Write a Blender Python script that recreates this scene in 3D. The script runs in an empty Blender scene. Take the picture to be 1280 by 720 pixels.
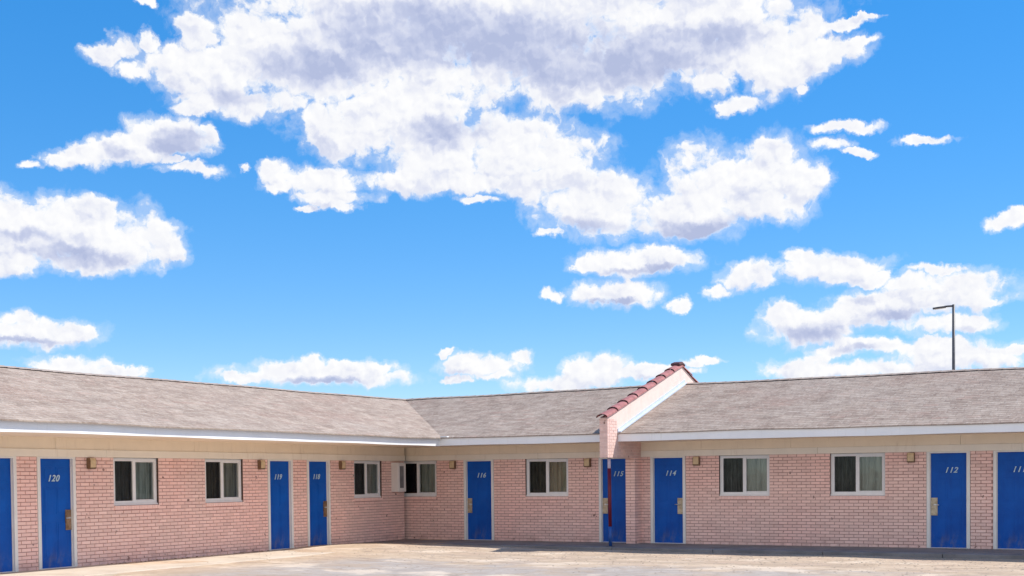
import bpy, bmesh, math, random
from mathutils import Vector, Matrix

random.seed(7)
scene = bpy.context.scene
COL = scene.collection
rad = math.radians

# ------------------------------------------------------------------ helpers
class MB:
    """collects polygons, links them as one mesh object"""
    def __init__(s):
        s.v = []; s.f = []; s.m = []; s.t = []
    def poly(s, pts, mi=0, tint=0.5):
        b = len(s.v); s.v += [tuple(p) for p in pts]
        s.f.append(tuple(range(b, b + len(pts)))); s.m.append(mi); s.t.append(tint)
    def box(s, x0, x1, y0, y1, z0, z1, mi=0, tint=0.5, skip=''):
        c = [(x0,y0,z0),(x1,y0,z0),(x1,y1,z0),(x0,y1,z0),(x0,y0,z1),(x1,y0,z1),(x1,y1,z1),(x0,y1,z1)]
        b = len(s.v); s.v += c
        for k, q in (('d',(0,3,2,1)),('u',(4,5,6,7)),('f',(0,1,5,4)),('r',(1,2,6,5)),('b',(2,3,7,6)),('l',(3,0,4,7))):
            if k in skip: continue
            s.f.append(tuple(b+i for i in q)); s.m.append(mi); s.t.append(tint)
    def prism(s, pts, a, b, fn, mi=0):
        """closed outline pts swept from a to b; fn(p, t) -> xyz"""
        n = len(pts); o = len(s.v)
        s.v += [fn(p, a) for p in pts] + [fn(p, b) for p in pts]
        s.f.append(tuple(o+i for i in range(n-1,-1,-1))); s.m.append(mi); s.t.append(.5)
        s.f.append(tuple(o+n+i for i in range(n))); s.m.append(mi); s.t.append(.5)
        for i in range(n):
            j = (i+1) % n
            s.f.append((o+i, o+j, o+n+j, o+n+i)); s.m.append(mi); s.t.append(.5)
    def tube(s, path, r, n=12, mi=0, cap=True):
        """round bar along a list of points; r number or list"""
        o = len(s.v)
        for k, P in enumerate(path):
            P = Vector(P)
            d = (Vector(path[min(k+1,len(path)-1)]) - Vector(path[max(k-1,0)])).normalized()
            a = d.orthogonal().normalized() if abs(d.z) < .99 else Vector((1,0,0))
            bb = d.cross(a).normalized(); rr = r[k] if isinstance(r,(list,tuple)) else r
            for i in range(n):
                t = 2*math.pi*i/n
                s.v.append(tuple(P + a*rr*math.cos(t) + bb*rr*math.sin(t)))
        for k in range(len(path)-1):
            for i in range(n):
                j = (i+1) % n
                s.f.append((o+k*n+i, o+k*n+j, o+(k+1)*n+j, o+(k+1)*n+i)); s.m.append(mi); s.t.append(.5)
        if cap:
            s.f.append(tuple(o+i for i in range(n-1,-1,-1))); s.m.append(mi); s.t.append(.5)
            s.f.append(tuple(o+(len(path)-1)*n+i for i in range(n))); s.m.append(mi); s.t.append(.5)
    def build(s, name, mats, parent=None, fix=True, smooth=False, bevel=0, tint=False):
        me = bpy.data.meshes.new(name)
        me.from_pydata(s.v, [], s.f)
        mats = mats if isinstance(mats, (list, tuple)) else [mats]
        for m in mats: me.materials.append(m)
        me.polygons.foreach_set('material_index', s.m)
        if smooth: me.polygons.foreach_set('use_smooth', [True]*len(s.f))
        if tint:
            at = me.attributes.new('tint', 'FLOAT', 'FACE')
            at.data.foreach_set('value', s.t)
        if fix or bevel:
            bm = bmesh.new(); bm.from_mesh(me)
            if fix: bmesh.ops.recalc_face_normals(bm, faces=bm.faces)
            bm.to_mesh(me); bm.free()
        me.update()
        o = bpy.data.objects.new(name, me); COL.objects.link(o)
        if bevel:
            md = o.modifiers.new('bevel', 'BEVEL'); md.width = bevel; md.segments = 2; md.limit_method = 'ANGLE'
        if parent: o.parent = parent
        return o

def empty(name, loc=(0,0,0), rz=0):
    o = bpy.data.objects.new(name, None); COL.objects.link(o)
    o.location = loc; o.rotation_euler = (0,0,rz); o.empty_display_size = .3
    return o
def tag(o, label=None, cat=None, group=None, kind=None):
    if label: o['label'] = label
    if cat: o['category'] = cat
    if group: o['group'] = group
    if kind: o['kind'] = kind
    return o
def copy_tree(o, parent=None):
    c = o.copy(); COL.objects.link(c)
    if parent: c.parent = parent
    for ch in list(o.children): copy_tree(ch, c)
    return c
def lerp(a, b, t): return a + (b-a)*t

# ------------------------------------------------------------------ materials
class NT:
    def __init__(s, tree):
        s.t = tree; tree.nodes.clear()
    def n(s, typ, ins=None, **kw):
        nd = s.t.nodes.new(typ)
        for k, v in kw.items(): setattr(nd, k, v)
        for k, v in (ins or {}).items():
            if isinstance(v, bpy.types.NodeSocket): s.t.links.new(v, nd.inputs[k])
            else: nd.inputs[k].default_value = v
        return nd
    def math(s, op, a, b=0.0, c=0.0, clamp=False):
        nd = s.n('ShaderNodeMath', {0:a, 1:b, 2:c}, operation=op); nd.use_clamp = clamp
        return nd.outputs[0]
    def vmath(s, op, a, b=(0,0,0), c=(0,0,0)):
        nd = s.n('ShaderNodeVectorMath', {0:a, 1:b, 2:c}, operation=op)
        return nd.outputs['Value'] if op in ('DOT_PRODUCT','LENGTH') else nd.outputs['Vector']
    def noise(s, vec, scale, detail=4, rough=.55, dist=0, out='Fac'):
        return s.n('ShaderNodeTexNoise', {'Vector':vec,'Scale':scale,'Detail':detail,'Roughness':rough,'Distortion':dist}).outputs[out]
    def ramp(s, fac, stops, interp='LINEAR'):
        nd = s.n('ShaderNodeValToRGB', {'Fac':fac}); cr = nd.color_ramp; cr.interpolation = interp
        while len(cr.elements) < len(stops): cr.elements.new(.5)
        for e, (p, c) in zip(cr.elements, stops):
            e.position = p; e.color = tuple(c)+(1,) if len(c) == 3 else c
        return nd.outputs[0]
    def mix(s, fac, a, b, mode='MIX'):
        nd = s.n('ShaderNodeMix', data_type='RGBA', blend_type=mode, clamp_result=False)
        for i, v in ((0,fac),(6,a),(7,b)):
            if isinstance(v, bpy.types.NodeSocket): s.t.links.new(v, nd.inputs[i])
            else: nd.inputs[i].default_value = (tuple(v)+(1,) if isinstance(v,(tuple,list)) and len(v)==3 else v)
        return nd.outputs[2]
    def smooth(s, x, a, b, lo=0., hi=1.):
        return s.n('ShaderNodeMapRange', {'Value':x,'From Min':a,'From Max':b,'To Min':lo,'To Max':hi}, interpolation_type='SMOOTHSTEP').outputs[0]
def mat(name):
    m = bpy.data.materials.new(name); m.use_nodes = True
    t = NT(m.node_tree)
    out = t.n('ShaderNodeOutputMaterial')
    return m, t, out
def pbsdf(t, out, color, rough=.6, metal=0., spec=.4, bump=None, bstr=.3, bdist=.01):
    ins = {'Base Color': color if isinstance(color, bpy.types.NodeSocket) else tuple(color)+(1,),
           'Roughness': rough, 'Metallic': metal, 'Specular IOR Level': spec}
    p = t.n('ShaderNodeBsdfPrincipled', ins)
    if bump is not None:
        b = t.n('ShaderNodeBump', {'Height':bump,'Strength':bstr,'Distance':bdist})
        t.t.links.new(b.outputs[0], p.inputs['Normal'])
    t.t.links.new(p.outputs[0], out.inputs['Surface'])
    return p
def objco(t): return t.n('ShaderNodeTexCoord').outputs['Object']

def painted(name, c, var=.12, rough=.5, scale=3., dirt=None, streak=False):
    """old paint: faint blotches, optional stains"""
    m, t, out = mat(name); co = objco(t)
    n1 = t.noise(co, scale, 5, .6)
    lo = [x*(1-var) for x in c]; hi = [min(1, x*(1+var*.6)) for x in c]
    colr = t.ramp(n1, [(.3, lo), (.7, hi)])
    if dirt:
        sc = t.vmath('MULTIPLY', co, (9, 9, 1.2) if streak else (2.5, 2.5, 2.5))
        d = t.smooth(t.noise(sc, 1.0, 6, .65), .55, .78)
        colr = t.mix(t.math('MULTIPLY', d, .45), colr, dirt)
    n2 = t.noise(co, 60, 3)
    pbsdf(t, out, colr, rough, spec=.35, bump=n2, bstr=.08, bdist=.004)
    return m

def brick_material(name, base, deep):
    m, t, out = mat(name); co = objco(t)
    tint = t.n('ShaderNodeAttribute', attribute_name='tint', attribute_type='GEOMETRY').outputs['Fac']
    c = t.ramp(tint, [(0, [x*.86 for x in base]), (.5, base), (1, [min(1, x*1.13) for x in base])])
    big = t.noise(co, .55, 4, .55)
    c = t.mix(t.smooth(big, .35, .7), c, t.mix(1., c, (1.06, .97, .97), 'MULTIPLY'))
    mid = t.noise(co, 6., 5, .6)
    c = t.mix(t.smooth(mid, .52, .78, 0, .4), c, deep)
    chips = t.smooth(t.noise(co, 7., 2, .5), .70, .725)
    c = t.mix(t.math('MULTIPLY', chips, .75), c, (.13, .06, .05))
    sep = t.n('ShaderNodeSeparateXYZ', {0: co}).outputs[2]
    low = t.math('MULTIPLY', t.smooth(sep, .25, .0), t.smooth(t.noise(co, 3.5, 5, .65), .4, .7))
    c = t.mix(t.math('MULTIPLY', low, .4), c, (.22, .13, .12))
    pbsdf(t, out, c, .75, spec=.25, bump=t.noise(co, 90, 4), bstr=.25, bdist=.004)
    return m

M = {}
M['brick'] = brick_material('pink_painted_brick', (.90, .635, .565), (.77, .49, .425))
m, t, out = mat('brick_joint'); co = objco(t)
pbsdf(t, out, t.ramp(t.noise(co, 7, 4), [(.3, (.40,.22,.19)), (.7, (.54,.33,.29))]), .9, spec=.1)
M['joint'] = m
M['stucco'] = painted('pink_parapet_paint', (.80,.62,.56), .08, .8, 4, (.6,.42,.36), True)
M['header'] = painted('beige_header_paint', (.86,.76,.62), .06, .6, 2., (.55,.45,.34), True)
M['trimband'] = painted('pale_beige_trim_paint', (.88,.82,.72), .06, .55, 2., (.6,.52,.42), True)
M['soffit'] = painted('beige_soffit_paint', (.87,.75,.60), .07, .7, 1.4, (.54,.44,.34))
M['fascia'] = painted('white_fascia_paint', (.83,.84,.86), .05, .45, 2., (.6,.58,.55), True)
M['frame'] = painted('white_window_frame', (.84,.83,.83), .05, .4, 5.)
M['jamb'] = painted('white_door_frame', (.82,.80,.77), .07, .45, 3., (.5,.46,.42), True)
M['lampbox'] = painted('tan_lamp_box', (.70,.53,.32), .12, .5, 12.)
M['lampdark'] = painted('bronze_lamp_side', (.20,.125,.075), .2, .5, 12.)
M['cabinet'] = painted('white_cabinet_enamel', (.80,.77,.75), .04, .35, 6.)
M['maroon'] = painted('maroon_pole_paint', (.14,.009,.028), .25, .4, 9.)
M['poleblue'] = painted('blue_pole_paint', (.025,.10,.36), .25, .4, 9.)
M['polepale'] = painted('pale_lilac_pole_paint', (.55,.48,.62), .15, .4, 9.)
M['darksteel'] = painted('dark_steel', (.085,.088,.10), .3, .45, 8.)
M['ridgecap'] = painted('ridge_cap_shingles', (.36,.29,.25), .25, .9, 6.)
M['tile'] = painted('weathered_maroon_tile', (.37,.145,.14), .35, .8, 7., (.52,.32,.29))
M['tiledark'] = painted('dark_brown_tile', (.10,.04,.04), .3, .6, 7.)

# blue door paint with a slight sheen and scuffs
m, t, out = mat('blue_door_paint'); co = objco(t)
c = t.ramp(t.noise(co, 2.2, 5, .6), [(.3,(.0008,.078,.40)), (.7,(.001,.105,.50))])
c = t.mix(t.math('MULTIPLY', t.smooth(t.noise(t.vmath('MULTIPLY', co, (30,30,5)), 1., 3), .63, .8), .25), c, (.03,.16,.52))
zz = t.n('ShaderNodeSeparateXYZ', {0: co}).outputs[2]
c = t.mix(t.math('MULTIPLY', t.smooth(zz, .45, .02), t.smooth(t.noise(t.vmath('MULTIPLY', co, (7,7,3)), 1., 6, .7), .42, .7, 0, .55)), c, (.20,.19,.22))
c = t.mix(t.smooth(t.noise(t.vmath('MULTIPLY', co, (5,5,1.6)), 1., 5, .6), .5, .75, 0, .35), c, (.004,.05,.30))
pbsdf(t, out, c, .45, spec=.22, bump=t.noise(co, 40, 3), bstr=.06, bdist=.003)
M['door'] = m
m, t, out = mat('number_paint')
pbsdf(t, out, t.ramp(t.noise(objco(t), 25, 3), [(.3,(.37,.53,.66)), (.7,(.54,.70,.79))]), .5); M['number'] = m
m, t, out = mat('brass_lock'); co = objco(t)
pbsdf(t, out, t.ramp(t.noise(co, 14, 4), [(.3,(.34,.26,.17)), (.7,(.58,.50,.38))]), .42, metal=.55, spec=.5); M['brass'] = m
m, t, out = mat('aged_bronze_lock'); co = objco(t)
pbsdf(t, out, t.ramp(t.noise(co, 20, 4), [(.3,(.20,.11,.06)), (.7,(.40,.26,.16))]), .4, metal=.6, spec=.5); M['bronze'] = m
m, t, out = mat('steel_lever'); pbsdf(t, out, t.ramp(t.noise(objco(t), 20, 2), [(.3,(.55,.55,.56)),(.7,(.75,.75,.76))]), .28, metal=.9); M['lever'] = m
m, t, out = mat('flashing_metal')
pbsdf(t, out, t.ramp(t.noise(objco(t), 5, 4), [(.3,(.48,.55,.66)),(.7,(.60,.67,.76))]), .5, metal=.1); M['flashing'] = m

# window glass: thin pane, mostly see-through, mirror-like at a slant
m, t, out = mat('window_glass')
lw = t.n('ShaderNodeFresnel', {'IOR': 1.55}).outputs[0]
wob = t.n('ShaderNodeBump', {'Height': t.noise(objco(t), 3.0, 2), 'Strength': .03, 'Distance': .05}).outputs[0]
gl = t.n('ShaderNodeBsdfGlossy', {'Color': (.95,.97,1,1), 'Roughness': .03, 'Normal': wob}).outputs[0]
tr = t.n('ShaderNodeBsdfTransparent', {'Color': (.80,.84,.83,1)}).outputs[0]
mx = t.n('ShaderNodeMixShader', {0: t.math('MULTIPLY_ADD', lw, 1.0, .01, True), 1: tr, 2: gl})
t.t.links.new(mx.outputs[0], out.inputs['Surface']); M['glass'] = m
# insect screen: fine dark mesh that lets about half through
m, t, out = mat('insect_screen')
df = t.n('ShaderNodeBsdfDiffuse', {'Color': (.018,.018,.022,1)}).outputs[0]
tr = t.n('ShaderNodeBsdfTransparent', {'Color': (1,1,1,1)}).outputs[0]
wv = t.noise(t.vmath('MULTIPLY', objco(t), (40,1,3)), 1., 3)
mx = t.n('ShaderNodeMixShader', {0: t.smooth(wv, .2, .8, .52, .32), 1: df, 2: tr})
t.t.links.new(mx.outputs[0], out.inputs['Surface']); M['screen'] = m
def curtain_mat(name, a, b):
    m, t, out = mat(name); co = objco(t)
    c = t.ramp(t.noise(t.vmath('MULTIPLY', co, (14,1,1.2)), 1., 4, .6), [(.3,a),(.7,b)])
    pbsdf(t, out, c, .9, spec=.1); return m
M['curtain_green'] = curtain_mat('grey_green_curtain', (.29,.30,.26), (.58,.60,.53))
M['curtain_tan'] = curtain_mat('olive_tan_curtain', (.28,.25,.17), (.55,.49,.36))
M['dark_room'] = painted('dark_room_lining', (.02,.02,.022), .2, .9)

# asphalt shingles
def shingle_mat(name, along):
    m, t, out = mat(name); co = objco(t)
    tint = t.n('ShaderNodeAttribute', attribute_name='tint', attribute_type='GEOMETRY').outputs['Fac']
    sep = t.n('ShaderNodeSeparateXYZ', {0: co})
    # each course is laid with its own shift of the tabs
    a = sep.outputs[along]
    sh = t.math('MULTIPLY_ADD', tint, 37.3, t.math('DIVIDE', a, .33))
    cell = t.n('ShaderNodeCombineXYZ', {0: t.math('FLOOR', sh), 1: t.math('FLOOR', t.math('MULTIPLY', tint, 997.)), 2: 0.}).outputs[0]
    wn = t.n('ShaderNodeTexWhiteNoise', {'Vector': cell}, noise_dimensions='3D').outputs['Value']
    c = t.ramp(wn, [(0,(.25,.19,.16)),(.22,(.32,.255,.22)),(.45,(.37,.30,.26)),(.7,(.42,.355,.31)),(.88,(.48,.41,.355)),(1,(.38,.25,.215))])
    st = t.vmath('MULTIPLY', co, (2.6,3.0,3.0) if along == 0 else (3.0,2.6,3.0))
    c = t.mix(.55, c, t.ramp(t.noise(st, 1., 6, .65), [(.25,(.20,.155,.13)),(.5,(.38,.31,.265)),(.75,(.56,.48,.42))]))
    c = t.mix(t.smooth(t.noise(co, 1.9, 4, .6), .5, .7, 0, .45), c, (.50,.42,.36))
    c = t.mix(t.smooth(t.noise(t.vmath('ADD', co, (7.,3.,1.)), 1.6, 4, .6), .55, .72, 0, .5), c, (.25,.19,.16))
    blot = t.noise(co, .5, 5, .6)
    c = t.mix(t.smooth(blot, .5, .75, 0, .4), c, (.33,.20,.165))
    c = t.mix(t.smooth(t.noise(co, .33, 4, .6), .48, .75, 0, .35), c, (.43,.38,.345))
    c = t.mix(1., c, (.90,.865,.835), 'MULTIPLY')
    c = t.mix(t.smooth(t.noise(co, 14., 3, .6), .5, .68, 0, .35), c, (.60,.53,.46))
    c = t.mix(t.smooth(t.noise(t.vmath('ADD', co, (3.,9.,5.)), 13., 3, .6), .52, .7, 0, .4), c, (.20,.155,.135))
    gap = t.math('LESS_THAN', t.math('FRACT', sh), .035)
    c = t.mix(t.math('MULTIPLY', gap, .35), c, (.06,.05,.045))
    pbsdf(t, out, c, .95, spec=.15, bump=t.noise(co, 45, 4, .7), bstr=.5, bdist=.012)
    return m
M['shingle_y'] = shingle_mat('brown_shingles_long_wing', 1)
M['shingle_x'] = shingle_mat('brown_shingles_cross_wing', 0)

# cloud lobes: azimuth, elevation, half-widths in degrees
CLOUD_LOBES = [(-34.8, 18.71, 6.39, 2.22), (-39.54, 18.07, 2.43, 1.64), (-42.44, 18.73, 0.88, 0.74), (-42.81, 17.43, 1.96, 0.85), (-41.1, 17.52, 2.23, 1.14), (-46.52, 17.69, 0.98, 0.4), (-43.97, 17.76, 2.07, 0.62), (-45.73, 18.0, 0.72, 0.46), (-44.86, 18.37, 0.43, 0.4), (-45.28, 17.29, 0.93, 0.4), (-40.78, 16.26, 2.54, 0.67), (-42.63, 15.82, 0.88, 0.29), (-37.29, 17.37, 2.11, 1.35), (-28.72, 19.23, 7.53, 2.28), (-21.23, 19.0, 5.46, 2.14), (-25.87, 17.51, 4.83, 1.42), (-17.75, 18.23, 3.28, 1.38), (-15.01, 17.9, 2.03, 0.69), (-15.69, 18.7, 1.36, 0.5), (-17.06, 17.33, 1.44, 1.14), (-19.84, 16.86, 0.98, 0.55), (-18.63, 15.92, 1.04, 0.32), (-19.32, 15.77, 0.49, 0.26), (-34.4, 21.37, 8.87, 2.08), (-22.98, 21.56, 8.5, 2.07), (-14.34, 18.83, 1.41, 0.22), (-13.5, 18.08, 0.87, 0.25), (-32.14, 17.63, 3.22, 1.35), (-16.04, 16.4, 0.34, 0.16), (-43.7, 14.6, 1.68, 0.87), (-45.14, 14.07, 2.05, 0.55), (-46.52, 14.01, 0.98, 0.51), (-48.59, 13.52, 0.77, 0.32), (-47.5, 13.79, 1.42, 0.32), (-49.55, 13.2, 0.41, 0.19), (-42.88, 13.24, 1.25, 0.26), (-43.72, 13.59, 0.47, 0.2), (-42.11, 14.81, 0.34, 0.39), (-40.83, 13.53, 0.34, 0.13), (-34.49, 15.49, 3.02, 1.52), (-31.64, 14.68, 4.12, 1.47), (-28.41, 14.5, 3.41, 1.27), (-33.05, 16.39, 3.22, 0.92), (-36.79, 15.11, 1.13, 1.32), (-37.24, 15.59, 0.77, 0.85), (-39.27, 13.38, 0.77, 0.5), (-39.04, 12.86, 0.98, 0.27), (-37.18, 13.07, 2.04, 0.54), (-36.83, 12.41, 1.48, 0.34), (-37.72, 11.81, 0.63, 0.2), (-36.24, 12.01, 0.71, 0.27), (-30.41, 12.35, 0.79, 0.2), (-33.27, 13.16, 1.79, 0.57), (-31.48, 13.17, 1.87, 0.54), (-27.33, 14.65, 2.44, 0.8), (-29.5, 13.27, 1.08, 0.27), (-26.98, 13.14, 1.98, 0.95), (-25.02, 12.25, 2.69, 1.16), (-23.77, 11.36, 3.39, 0.96), (-21.11, 11.52, 3.0, 0.95), (-27.01, 10.71, 0.72, 0.17), (-18.64, 12.96, 3.06, 1.53), (-16.57, 12.75, 1.65, 0.93), (-19.87, 12.58, 1.75, 1.28), (-18.3, 11.84, 2.61, 0.88), (-17.94, 13.99, 1.39, 0.56), (-15.54, 12.79, 0.82, 0.46), (-23.07, 9.55, 2.5, 0.59), (-25.51, 9.5, 0.57, 0.31), (-22.36, 9.84, 1.07, 0.41), (-24.33, 8.22, 1.86, 0.53), (-27.03, 8.13, 0.54, 0.25), (-21.48, 7.76, 0.6, 0.31), (-47.88, 10.53, 3.48, 1.38), (-49.79, 10.43, 1.89, 1.36), (-45.27, 10.33, 1.92, 1.07), (-47.26, 9.41, 2.27, 0.6), (-43.94, 10.21, 0.87, 0.6), (-48.89, 11.45, 1.21, 0.65), (-47.06, 11.49, 1.3, 0.65), (-50.44, 9.1, 1.25, 0.46), (-49.56, 6.27, 2.59, 0.6), (-47.64, 6.29, 0.78, 0.4), (-50.18, 6.81, 0.94, 0.4), (-48.05, 4.97, 1.68, 0.41), (-45.7, 4.84, 0.66, 0.21), (-47.02, 4.68, 1.63, 0.27), (-37.83, 4.63, 3.95, 0.46), (-39.23, 4.9, 1.47, 0.42), (-37.61, 5.16, 0.49, 0.42), (-35.62, 4.95, 1.5, 0.36), (-40.97, 4.47, 1.04, 0.28), (-30.02, 5.11, 1.66, 0.43), (-31.74, 5.62, 0.36, 0.14), (-28.5, 5.45, 0.51, 0.32), (-29.41, 4.67, 0.58, 0.25), (-30.96, 4.47, 0.72, 0.18), (-25.08, 4.69, 1.44, 0.71), (-26.7, 4.29, 2.16, 0.43), (-23.11, 4.52, 1.61, 0.28), (-25.98, 4.99, 0.79, 0.43), (-20.26, 5.13, 0.85, 0.18), (-22.04, 4.78, 1.42, 0.25), (-18.21, 8.73, 1.46, 0.59), (-19.72, 8.2, 0.63, 0.28), (-14.53, 8.95, 2.1, 0.64), (-12.86, 8.49, 0.93, 0.3), (-15.89, 9.46, 0.75, 0.37), (-10.39, 8.62, 1.36, 0.2), (-9.91, 7.6, 2.42, 0.87), (-11.7, 7.22, 3.13, 0.81), (-15.73, 6.43, 1.92, 0.76), (-13.53, 6.86, 1.68, 0.68), (-13.2, 5.51, 2.01, 0.38), (-8.0, 7.22, 1.01, 0.23), (-10.07, 6.4, 2.1, 0.44), (-14.71, 5.36, 1.36, 0.28), (-11.04, 8.19, 1.31, 0.4), (-16.76, 6.99, 0.97, 0.48), (-9.43, 4.96, 2.73, 0.64), (-13.37, 4.56, 2.68, 0.38), (-16.42, 4.72, 1.51, 0.45), (-7.15, 5.06, 0.75, 0.3), (-10.72, 5.38, 1.3, 0.41), (-15.74, 5.05, 0.68, 0.28), (-14.01, 14.71, 1.41, 0.23), (-14.62, 14.04, 0.94, 0.29), (-13.41, 13.76, 0.6, 0.16), (-10.88, 14.1, 1.04, 0.19), (-7.28, 10.37, 0.75, 0.35), (-6.91, 10.6, 0.43, 0.26), (-44.93, 19.8, 0.43, 0.18), (-13.17, 18.97, 0.66, 0.12)]
CLOUD_UNDERSIDES = [(-31.94, 19.07, 6.08, 1.27, 1.0), (-25.15, 18.14, 5.36, 1.22, 1.0), (-37.81, 17.83, 2.63, 0.89, 0.8), (-43.13, 14.37, 1.35, 0.65, 0.9), (-19.48, 18.75, 2.44, 0.82, 0.6), (-31.63, 15.18, 2.51, 0.86, 0.45), (-20.23, 10.9, 2.64, 0.55, 0.7), (-25.21, 11.05, 1.79, 0.48, 0.5), (-47.74, 9.55, 2.58, 0.53, 0.7), (-49.8, 10.1, 1.26, 0.39, 0.5), (-15.73, 6.26, 1.71, 0.48, 0.5), (-12.03, 6.79, 1.98, 0.34, 0.45), (-13.19, 7.63, 1.0, 0.34, 0.35), (-14.04, 5.34, 1.52, 0.28, 0.4), (-37.48, 4.35, 3.18, 0.25, 0.4), (-23.07, 9.2, 2.14, 0.21, 0.4), (-24.34, 7.87, 1.61, 0.18, 0.4), (-45.87, 13.96, 1.32, 0.32, 0.4), (-49.57, 5.9, 2.21, 0.2, 0.4), (-40.78, 16.49, 2.06, 0.58, 0.4)]
# broad bright cloud banks behind the viewer, unseen, added to light the shaded walls
FILL_CLOUD_BANKS = [(140., 24., 44., 17.), (179., 30., 40., 16.), (-172., 24., 38., 17.), (-120., 20., 30., 10.), (84., 27., 26., 13.)]
SUN_E, SKY_S, CLOUD_E, EXPOSURE = 2.8, .15, 3.25, 1.05
SKY_GAMMA, SKY_HSV, SKY_AIR = .5, (.508, 1.87, 1.36), (2000., 1., 0., 6.)
# ------------------------------------------------------------------ the motel
ZH, ZT, ZS, ZE = 2.065, 2.21, 2.42, 2.60       # brick top, trim top, soffit, roof edge
OL, OB = 1.90, 1.35                            # how far each eave reaches out
FX0, FX1 = 6.548, 6.748                        # the tiled parapet between two bays
YS, XE = -19.0, 21.0                           # where the two wings stop
motel = tag(empty('motel', (0,0,0)), 'long L-shaped motel of pink painted brick with blue numbered doors and brown shingle roof', 'motel')

R_DOORS = [(1.845,'116','left'), (5.694,'115','left'), (7.053,'114','right'), (13.44,'112','left'), (14.79,'111',None)]
L_DOORS = [(-13.374,None,None), (-12.026,'120','right'), (-5.586,'119',None), (-4.161,'118','right')]
DW, DH = .751, 2.03
R_WINS = [(-.27,'black'), (3.585,'tan'), (8.70,'green'), (11.29,'green')]
L_WINS = [(-10.255,'green'), (-7.69,'tan'), (-2.345,'green')]
WW, WZ0 = 1.205, 1.13
FR = .075                                      # door frame width

def wing_box(mb, wing, u0, u1, w0, w1, z0, z1, mi=0, tint=.5, skip=''):
    """box given along the wing (u), outward (w) and up (z)"""
    if wing == 'R': mb.box(u0, u1, -w1, -w0, z0, z1, mi, tint, skip)
    else: mb.box(w0, w1, u0, u1, z0, z1, mi, tint, {'b':'l','f':'r'}.get(skip, skip))

ROW, BL, JT = .0692, .208, .0135
def brick_wall(wing, u0, u1, openings, z0=0., z1=ZH, inset=.013):
    mb = MB()
    # the joints: a backing wall with the same openings
    us = sorted({u0, u1} | {min(max(x, u0), u1) for o in openings for x in o[:2]})
    for a, b in zip(us, us[1:]):
        if b - a < 1e-4: continue
        c = (a+b)/2; op = [o for o in openings if o[0] < c < o[1]]
        if not op: wing_box(mb, wing, a, b, -.2, -inset, z0, z1, 1)
        else:
            if op[0][2] > z0 + .01: wing_box(mb, wing, a, b, -.2, -inset, z0, op[0][2], 1)
            if op[0][3] < z1 - .01: wing_box(mb, wing, a, b, -.2, -inset, op[0][3], z1, 1)
    k = 0; z = z0
    while z < z1 - .02:
        zt = min(z + ROW - JT, z1 - .004)
        zm = (z+zt)/2
        cuts = sorted([(o[0], o[1]) for o in openings if o[2] - .005 < zm < o[3] + .005])
        spans = []; a = u0
        for c0, c1 in cuts:
            if c0 > a: spans.append((a, min(c0, u1)))
            a = max(a, c1)
        if a < u1: spans.append((a, u1))
        off = (BL+.005)/2 if k % 2 else 0
        for a, b in spans:
            i = math.floor((a - off)/(BL+.005)); x = off + i*(BL+.005)
            while x < b - .012:
                p, q = max(x, a), min(x + BL + .005 - JT, b)
                if q - p > .02:
                    jw = random.uniform(-.0022, .0022); jz = random.uniform(-.0012, .0012)
                    wing_box(mb, wing, p, q, -.11, jw, z+jz, zt+jz, 0, min(1, max(0, random.gauss(.5, .17))), 'b')
                x += BL + .005
        z += ROW; k += 1
    return mb

def opens(doors, wins):
    o = [(u-FR, u+DW+FR, -1, 9) for u, *_ in doors]
    return o + [(u, u+WW, WZ0-.085, 9) for u, *_ in wins]
BR = [M['brick'], M['joint']]
brick_wall('L', YS, -.12, opens(L_DOORS, L_WINS)).build('wall', BR, motel, tint=True)
brick_wall('R', -.5, FX0-.03, opens(R_DOORS[:2], R_WINS[:2])).build('wall', BR, motel, tint=True)
brick_wall('R', FX0-.03, XE, opens([d for d in R_DOORS[1:]], R_WINS[2:])).build('wall', BR, motel, tint=True)
# end walls and rear walls, out of sight from the yard
mb = MB()
mb.box(-.42, -.2, -.32, -.12, 0, ZH, 0)
mb.box(-.5, -.3, -.12, .2, 0, ZS, 0)
mb.build('corner_return', M['stucco'], motel)
mb = MB()
mb.box(-5.35, -5.15, YS, 6.6, 0, 2.5); mb.box(-5.15, XE, 6.4, 6.6, 0, 2.5)
mb.prism([(-5.35,0),(-.2,0),(-.2,2.5),(-1.75,3.75),(-5.35,2.5)], YS, YS+.19, lambda p, t: (p[0], t, p[1]))
mb.prism([(.2,0),(6.6,0),(6.6,2.5),(2.9,3.85),(.2,3.0)], XE-.19, XE, lambda p, t: (t, p[0], p[1]))
mb.build('rear_wall', M['stucco'], motel)

# header boards, trim band and soffit under the eaves
def header(wing, u0, u1):
    mb = MB(); a = u0
    while a < u1 - .01:
        b = u1 if u1 - a < 4.2 else a + 3.66
        d = random.uniform(-.002, .002); wing_box(mb, wing, a, b-.005, -.02, .018+d, ZT, ZS, 0); a = b
    mb.build('header_board', M['header'], motel)
    mb = MB(); a = u0
    while a < u1 - .01:
        b = u1 if u1 - a < 5 else a + 4.27
        d = random.uniform(-.002, .002); wing_box(mb, wing, a, b-.004, -.02, .036+d, ZH, ZT-.002, 0); a = b
    mb.build('trim_band', M['trimband'], motel, bevel=.004)
header('L', YS, -.115); header('R', -.3, FX0-.003); header('R', FX1+.003, XE)
mb = MB(); mb.box(-.15, OL-.03, YS, -OB, ZS, ZS+.02); mb.build('soffit', M['soffit'], motel)
mb = MB(); mb.box(-.5, XE, -OB+.03, .15, ZS, ZS+.02); mb.build('soffit', M['soffit'], motel)

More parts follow.
